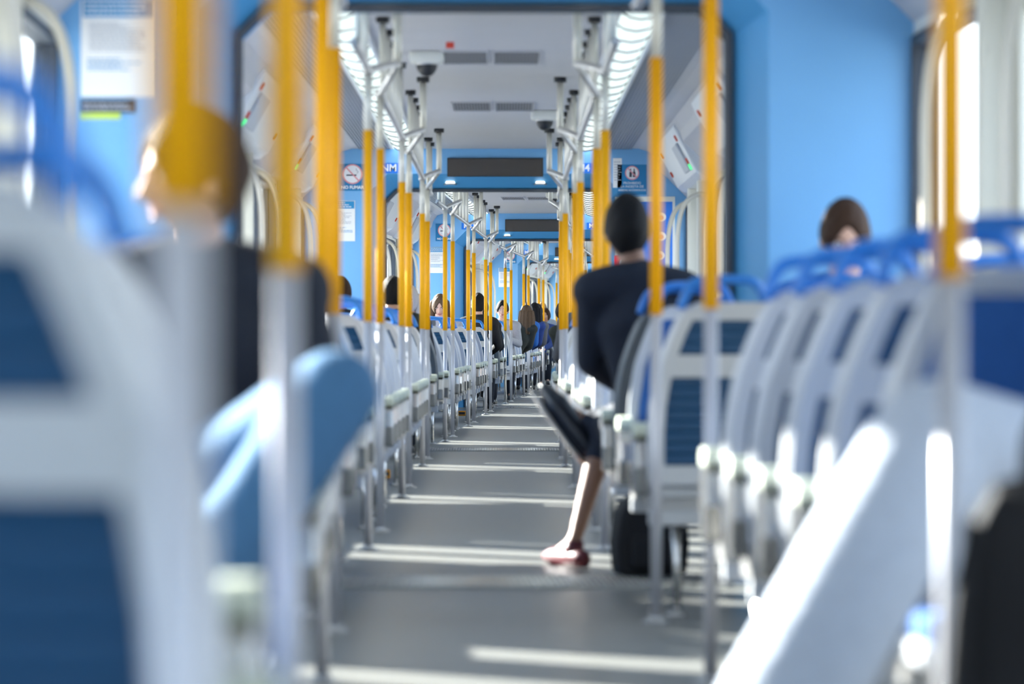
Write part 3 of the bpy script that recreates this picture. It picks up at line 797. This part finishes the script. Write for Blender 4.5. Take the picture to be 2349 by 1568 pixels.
def hair_mesh(style, R):
    m = MB(); nu, nv = 48, 30; g = 0.16 if style != 'scarf' else 0.2
    def line(u):   # lowest polar angle covered, by azimuth
        f = math.sin(u)
        base = {'short': (1.02, 1.78, 2.42), 'long': (1.0, 2.3, 2.7), 'bob': (1.0, 2.2, 2.5), 'scarf': (0.95, 2.7, 2.9), 'full': (1.05, 1.95, 2.5)}[style]
        if f > 0:
            w = min(1.0, (1-f)*3.2)**0.8
            return base[0]*(1-w)+base[1]*w
        return base[1]+(base[2]-base[1])*min(1, -f*1.3)
    vo = []; vi = []
    for j in range(nv+1):
        for i in range(nu):
            u = 2*PI*i/nu; vmax = line(u); v = vmax*(j+0.001)/nv
            edge = min(1, (nv-j)/5.0)
            vol = g*edge**0.5*(1.0 if math.sin(u) < 0.3 else 0.9)+0.012*math.sin(u*9+v*7)*edge
            vo.append(head_surface(u, v, vol)); vi.append(head_surface(u, v, 0.0)*0.97)
    vs = vo+vi; n = len(vo); fs = []
    for j in range(nv):
        for i in range(nu):
            i2 = (i+1) % nu
            fs.append((j*nu+i, (j+1)*nu+i, (j+1)*nu+i2, j*nu+i2)); fs.append((n+j*nu+i, n+j*nu+i2, n+(j+1)*nu+i2, n+(j+1)*nu+i))
    for i in range(nu):
        i2 = (i+1) % nu; fs.append((nv*nu+i, n+nv*nu+i, n+nv*nu+i2, nv*nu+i2))
    m.add(vs, fs, True)
    if style in ('long', 'scarf'):
        for k in range(7):
            u = PI+PI*(k+0.5)/7; x, y = math.cos(u)*0.078, math.sin(u)*0.088
            m.tube([(x, y, 0.03), (x*1.12, y*1.05, -0.08), (x*1.1, y*1.0-0.01, -0.18), (x*0.95, y*0.9-0.01, -0.28 if style == 'long' else -0.16)], [0.03, 0.036, 0.034, 0.016], 8, smooth_path=3, roundcap=True)
    if style == 'bun':
        pass
    m.v = [tuple(R @ Vector(v)) for v in m.v]
    return m.mesh('hair')
def hand(m, p, d, side):
    d = Vector(d).normalized(); up = Vector((0, 0, 1)); s_ = d.cross(up).normalized(); p = Vector(p)
    m.tube([p, p+d*0.045, p+d*0.085], [0.026, 0.038, 0.034], 10, flat=(1, 0.42), roundcap=True)
    f = []
    for k, (off, L) in enumerate(((-0.028, 0.062), (-0.0095, 0.075), (0.0095, 0.070), (0.028, 0.055))):
        a = p+d*0.082+s_*off*1.0
        f.append(([a-d*0.02, a+d*L*0.4-up*0.002, a+d*L*0.72-up*0.014, a+d*L*0.92-up*0.030], [0.0085, 0.0085, 0.0078, 0.0068]))
    a = p+d*0.02+s_*side*0.026
    f.append(([a, a+d*0.025+s_*side*0.025-up*0.004, a+d*0.055+s_*side*0.03-up*0.012], [0.011, 0.010, 0.0085]))
    return f
def shoe_parts(an, toe_dir, up=(0, 0, 1), L=0.26, pointed=False, fat=1.0):
    an = Vector(an); d = Vector(toe_dir).normalized(); up = Vector(up); up = (up-d*up.dot(d)).normalized()
    b = an-up*0.055
    up_m = MB(); h = b-d*0.06
    up_m.tube([h, b, b+d*L*0.3, b+d*L*0.55, b+d*L*(0.78 if not pointed else 0.86)], [q*fat for q in (0.036, 0.042, 0.040, 0.038, 0.026 if not pointed else 0.014)], 12, smooth_path=3, roundcap=True)
    up_m.tube([b, an+up*0.01], [0.04, 0.038], 12)
    so = MB(); o = -up*0.036*fat
    so.tube([h+o, b+o+d*L*0.3, b+o+d*L*0.55, b+o+d*L*(0.8 if not pointed else 0.88)], [q*fat for q in (0.034, 0.03, 0.036, 0.024 if not pointed else 0.014)], 12, smooth_path=3, flat=(1, 0.25), roundcap=True)
    return up_m, so
PC = {}
def pose_data(kind, lx, ly):
    J = {}
    def up(x, y, z):
        k = max(0, z-0.55); return Vector((x+lx*k, y+ly*k, z))
    J['pel'] = Vector((0, 0.02, 0.54)); J['sp'] = up(0, -0.005, 0.72); J['ch'] = up(0, -0.005, 0.90); J['nb'] = up(0, -0.01, 1.05); J['nt'] = up(0, 0.015, 1.13); J['hd'] = up(0, 0.03, 1.212)
    for s in (-1, 1):
        J['sh', s] = up(s*0.175, -0.01, 0.995); J['el', s] = up(s*0.235, 0.06, 0.745); J['wr', s] = Vector((s*0.13+lx*0.12, 0.28, 0.66)); J['hn', s] = Vector((-s*0.25, 1, -0.25))
        if kind == 'phone': J['wr', s] = up(s*0.06, 0.26, 0.84); J['hn', s] = Vector((-s*0.3, 0.5, 0.8)); J['el', s] = up(s*0.22, 0.08, 0.76)
        J['hip', s] = Vector((s*0.095, 0.04, 0.53)); J['kn', s] = Vector((s*0.13, 0.46, 0.545)); J['an', s] = Vector((s*0.12, 0.44, 0.10)); J['toe', s] = Vector((s*0.1, 1, 0))
        J['tup', s] = Vector((0, 0, 1))
    if kind == 'ankle':       # right ankle over left knee, foot out to -x
        J['kn', 1] = Vector((0.18, 0.40, 0.60)); J['an', 1] = Vector((-0.27, 0.40, 0.51)); J['toe', 1] = Vector((-0.62, 0.15, 0.80)); J['tup', 1] = Vector((1, 0, 0.45))
        J['kn', -1] = Vector((-0.20, 0.42, 0.50)); J['an', -1] = Vector((-0.33, 0.20, 0.085)); J['toe', -1] = Vector((-0.35, 0.6, 0))
    if kind == 'kneeR':       # left leg crossed high over the right, knee towards -x
        J['kn', 1] = Vector((-0.26, 0.44, 0.81)); J['an', 1] = Vector((-0.06, 0.58, 0.50)); J['toe', 1] = Vector((0.05, 0.75, -0.55)); J['tup', 1] = Vector((0, 0.5, 0.8))
        J['kn', -1] = Vector((-0.06, 0.44, 0.56)); J['an', -1] = Vector((-0.03, 0.36, 0.10))
    if kind == 'kneeL':
        J['kn', -1] = Vector((0.44, 0.34, 0.72)); J['an', -1] = Vector((0.72, 0.66, 0.30)); J['toe', -1] = Vector((0.4, 0.75, -0.55)); J['tup', -1] = Vector((0, 0.5, 0.8))
        J['kn', 1] = Vector((0.08, 0.44, 0.52)); J['an', 1] = Vector((0.05, 0.38, 0.10))
    return J
def build_person_meshes(kind, lx, ly, hp, hy, bare_leg=None):
    key = (kind, lx, ly, hp, hy, bare_leg)
    if key in PC: return PC[key]
    J = pose_data(kind, lx, ly)
    def torso(m, g=0.0):
        m.tube([J['pel'], J['sp'], J['ch'], J['nb']-Vector((0, 0, 0.03))], [0.135+g, 0.125+g, 0.145+g, 0.075+g], 18, smooth_path=4, flat=(1.12, 0.78), roundcap=True)
        m.tube([J['sh', -1], J['nb']-Vector((0, 0, 0.03)), J['sh', 1]], [0.058+g, 0.066+g, 0.058+g], 14, smooth_path=3, roundcap=True)
    def arm(m, s, g=0.0, end=1.0):
        w = J['el', s].lerp(J['wr', s], end)
        m.tube([J['sh', s], J['sh', s].lerp(J['el', s], 0.5), J['el', s]], [0.052+g, 0.046+g, 0.040+g], 12, roundcap=True)
        m.tube([J['el', s], J['el', s].lerp(w, 0.4), w], [0.040+g, 0.038+g, 0.026+g*1.2], 12, roundcap=True)
    def leg(m, s, g=0.0, end=1.0):
        if kind == 'kneeL' and s == -1 and g > 0: g = 0.038
        if kind == 'kneeR' and s == 1 and g > 0: g = 0.024
        a = J['kn', s].lerp(J['an', s], end)
        m.tube([J['hip', s], J['hip', s].lerp(J['kn', s], 0.5), J['kn', s]], [0.085+g, 0.075+g, 0.056+g], 14, roundcap=True)
        m.tube([J['kn', s], J['kn', s].lerp(a, 0.35), a], [0.056+g, 0.052+g*1.2, 0.034+g*1.6], 14, roundcap=True)
    b = MB(); torso(b, -0.012)
    b.tube([J['nb']-Vector((0, 0, 0.03)), J['nt'], J['hd']-Vector((0, 0.01, 0.03))], [0.062, 0.052, 0.055], 14, smooth_path=3)
    fing = []
    for s in (-1, 1):
        arm(b, s, -0.004); leg(b, s, -0.004); fing += hand(b, J['wr', s], J['hn', s], -s)
        b.tube([J['an', s], J['an', s]+J['toe', s].normalized()*0.1-Vector((0, 0, 0.04))], [0.032, 0.03], 10, roundcap=True)
    body = remesh(b)
    a, e, ir, lp, R = head_bm(hp, hy, J['hd'])
    bm = bmesh.new(); bm.from_mesh(body)
    for q, mi in ((a, 0), (e, 1), (ir, 2), (lp, 3)):
        t_ = q.mesh('t'); n0 = len(bm.faces); bm.from_mesh(t_); bm.faces.ensure_lookup_table()
        for f in bm.faces[n0:]: f.material_index = mi; f.smooth = True
        bpy.data.meshes.remove(t_)
    fm = MB()
    for pts, rs in fing: fm.tube(pts, rs, 8, smooth_path=2, roundcap=True)
    t_ = fm.mesh('t'); bm.from_mesh(t_); bpy.data.meshes.remove(t_)
    bm.to_mesh(body); bm.free(); body.name = 'body'
    for mm in (SKIN['light'], EYEW, IRIS, LIP): body.materials.append(mm)
    tp = MB(); torso(tp, 0.020)
    for s in (-1, 1): arm(tp, s, 0.012, 0.96)
    tp.tube([J['nb']-Vector((0, 0, 0.03)), J['nb']+Vector((0, 0.0, 0.028))], [0.085, 0.070], 16)
    top = remesh(tp); top.name = 'jacket'; top.materials.append(CLOTH['navy'])
    lg = MB(); lg.tube([J['hip', -1], J['pel']-Vector((0, 0.01, -0.02)), J['hip', 1]], [0.105, 0.13, 0.105], 14, roundcap=True)
    for s in (-1, 1): leg(lg, s, 0.012, 0.97 if bare_leg != s else 0.28)
    trs = remesh(lg); trs.name = 'trousers'; trs.materials.append(CLOTH['navy'])
    shoes = []
    for s in (-1, 1):
        u, so = shoe_parts(J['an', s]+Vector((0, 0, 0.0)), J['toe', s], J['tup', s], 0.25, kind == 'ankle', 1.3 if kind == 'ankle' and s == 1 else 1.0)
        shoes.append((u.mesh('shoe', LEATHER), so.mesh('sole', SOLE)))
    PC[key] = (body, top, trs, shoes, R)
    return PC[key]
HC = {}
def person(ci, x, y, face, label, top='navy', legs='navy', skin='light', hair='black', style='short', kind='rest', lx=0.0, ly=0.0, hp=0.0, hy=0.0, shoe=(LEATHER, LEATHER), sc_=1.0, bare_leg=None, z=0.0, zs=1.0, toptag='jacket'):
    body, tp, tr, sh, R = build_person_meshes(kind, lx, ly, hp, hy, bare_leg)
    t = empty('person', CARS[ci] @ T(x, y, z) @ RZ(face) @ Matrix.Diagonal((sc_, sc_, sc_*zs, 1)), label, 'person')
    def mk(n, me, m, par):
        o = inst(n, me, par)
        o.material_slots[0].link = 'OBJECT'; o.material_slots[0].material = m; return o
    mk('body', body, SKIN[skin], t)
    mk(toptag, tp, CLOTH[top], t); mk('trousers', tr, CLOTH[legs], t)
    for (u, so), m in zip(sh, shoe):
        s_ = mk('shoe', u, m, t); inst('sole', so, s_)
    k = (style, tuple(round(v, 4) for r in R for v in r))
    if k not in HC:
        hm = hair_mesh(style, R); hm.materials.append(HAIR['black']); HC[k] = hm
    mk('hair' if style != 'scarf' else 'headscarf', HC[k], HAIR[hair], t)
    return t
A, F = 0.0, PI
# near people
person(0, -0.66, 10.95, F, 'passenger in a dark jacket and jeans, crossed knee in the aisle, nearest on the left', 'navy', 'denim', 'light', 'brown', 'full', 'kneeR', shoe=(WHITEL, WHITEL), hp=-0.1, hy=-1.2, zs=0.96)
person(0, 0.93, 9.75, F, 'passenger with sunlit crossed legs in pale jeans lightened for sun glare at the lower right corner', 'brightblue', 'sunpaled_denim', 'light', 'black', 'full', 'kneeL', shoe=(LEATHER, LEATHER), lx=-0.1)
person(0, 1.19, 17.48, F, 'dark-haired man looking down, seated alone by the right blue wall', 'brightblue', 'navy', 'light', 'brown', 'short', 'phone', hp=-0.35)
person(1, 0.67, 0.92, A, 'large man in a black suit with dark hair, leaning into the aisle, leg crossed', 'navy', 'navy', 'brown', 'black', 'full', 'ankle', lx=-0.20, bare_leg=-1, shoe=(REDL, LEATHER), sc_=1.0, zs=1.06, hy=0.2)
# carriage 1 far end
person(1, 0.72, 17.32, A, 'dark-haired passenger behind the right poles before the first gangway', 'grey', 'navy', 'tan', 'black', 'full')
person(1, -0.76, 16.45, A, 'dark-haired passenger in the left aisle seat before the first gangway', 'olive', 'navy', 'tan', 'black', 'full')
person(1, -1.15, 16.45, A, 'brown-haired passenger in the left window seat before the first gangway', 'navy', 'navy', 'tan', 'brown', 'full')
# carriage 2
person(2, -0.79, 0.95, A, 'fair-haired passenger with sunlit hair just behind the first gangway, left', 'navy', 'navy', 'light', 'blonde', 'bob')
person(2, -1.03, 4.9, F, 'girl with black hair facing the camera, left, before the scarfed woman', 'black', 'navy', 'light', 'black', 'bob', hp=-0.1, zs=0.94)
person(2, -1.00, 6.8, F, 'woman in a grey headscarf facing the camera on the left', 'grey', 'navy', 'light', 'scarf', 'scarf', hp=0.0, zs=1.02)
person(2, -0.94, 12.45, F, 'young woman with light brown hair looking down at a phone, left', 'white', 'denim', 'light', 'light', 'long', 'phone', hp=-0.4, hy=0.0)
person(2, -0.65, 16.45, A, 'short-haired man in a black jacket seen from behind, left of the centre poles', 'black', 'navy', 'light', 'black', 'short', zs=1.03)
person(2, 0.70, 10.45, A, 'passenger in a dark jacket leaning into the aisle from the right seats', 'olive', 'navy', 'tan', 'black', 'short', lx=-0.42, zs=0.93)
# carriage 3
person(3, -0.72, 0.95, A, 'dark-haired passenger seen from behind just before the man facing the camera', 'black', 'navy', 'light', 'black', 'short')
person(3, -0.64, 4.93, F, 'young man with black hair and pale jacket facing the camera, centre', 'white', 'navy', 'light', 'black', 'short', 'phone')
person(3, -0.70, 7.5, A, 'fair-haired woman in a dark coat leaning towards the aisle', 'olive', 'black', 'light', 'light', 'long', 'ankle', lx=0.42, zs=0.96)
person(3, -0.70, 10.4, A, 'grey-haired man in a light blue shirt seen from behind', 'brightblue', 'navy', 'light', 'grey', 'short', lx=0.25)
person(3, -0.70, 11.2, A, 'woman with long black hair and a blue jacket beside the aisle', 'blue', 'navy', 'light', 'black', 'long', lx=0.38)
person(3, -0.70, 13.6, A, 'short-haired dark passenger farther back in the row', 'grey', 'navy', 'light', 'black', 'short', lx=0.30)
person(3, -0.66, 16.95, F, 'curly brown-haired woman facing the camera at the far end', 'blue', 'navy', 'tan', 'brown', 'bob', zs=0.96, lx=-0.25)
person(4, -0.66, 1.0, F, 'far passenger with sunglasses pushed up on fair hair', 'white', 'navy', 'light', 'blonde', 'short', zs=1.04)

# ------------------------------------------------------------------ loose things
def backpack(M, lab, m):
    t = empty('backpack', M, lab, 'bag')
    MB().prism([(-0.13, 0), (0.13, 0), (0.14, 0.12), (0.125, 0.24), (0.07, 0.30), (-0.07, 0.30), (-0.125, 0.24), (-0.14, 0.12)], -0.08, 0.08).build('bag_body', m, t, 0.03)
    MB().box(-0.09, 0.09, -0.115, -0.07, 0.03, 0.15).build('front_pocket', m, t, 0.015)
    MB().tube([(-0.04, 0.02, 0.295), (-0.03, 0.02, 0.33), (0.03, 0.02, 0.33), (0.04, 0.02, 0.295)], 0.008, 8, smooth_path=3).build('carry_loop', m, t)
    MB().tube([(-0.09, 0.07, 0.27), (-0.1, 0.12, 0.18), (-0.1, 0.09, 0.04)], 0.012, 8, smooth_path=3).build('strap', m, t)
    MB().tube([(0.09, 0.07, 0.27), (0.1, 0.12, 0.18), (0.1, 0.09, 0.04)], 0.012, 8, smooth_path=3).build('strap', m, t)
backpack(CARS[1] @ T(0.61, 0.55, 0) @ RZ(0.2), 'black bag on the floor under the seat of the man in the suit', CLOTH['black'])
backpack(CARS[0] @ T(0.58, 8.72, 0) @ RZ(2.9) @ Matrix.Diagonal((1.3, 1.2, 2.3, 1)), 'tall black backpack standing on the floor at the lower right edge', CLOTH['black'])
def floor_box(M, lab, w, h):
    t = empty('socket_box', M, lab, 'box')
    MB().box(-w/2, w/2, -0.05, 0.05, 0, h).build('case', ORANGE, t, 0.008); MB().box(-w/2+0.008, w/2-0.008, -0.053, -0.048, h*0.3, h*0.75).build('cover_plate', DARKP, t)
floor_box(CARS[1] @ T(-0.70, 11.6, 0), 'small orange box on the floor under the left seats, nearer one', 0.11, 0.055)
floor_box(CARS[2] @ T(-0.74, 13.6, 0), 'small orange box on the floor under the left seats behind the first gangway', 0.08, 0.055)
def phone(M, lab):
    t = empty('phone', M, lab, 'phone'); MB().box(-0.036, 0.036, -0.004, 0.004, -0.07, 0.07).build('case', BLACK, t, 0.003); MB().box(-0.032, 0.032, 0.0035, 0.005, -0.062, 0.062).build('screen', SCREEN, t)
phone(CARS[2] @ T(-0.94, 12.05, 0.93) @ Matrix.Rotation(-0.5, 4, 'X'), 'dark phone held up by the young woman looking down')
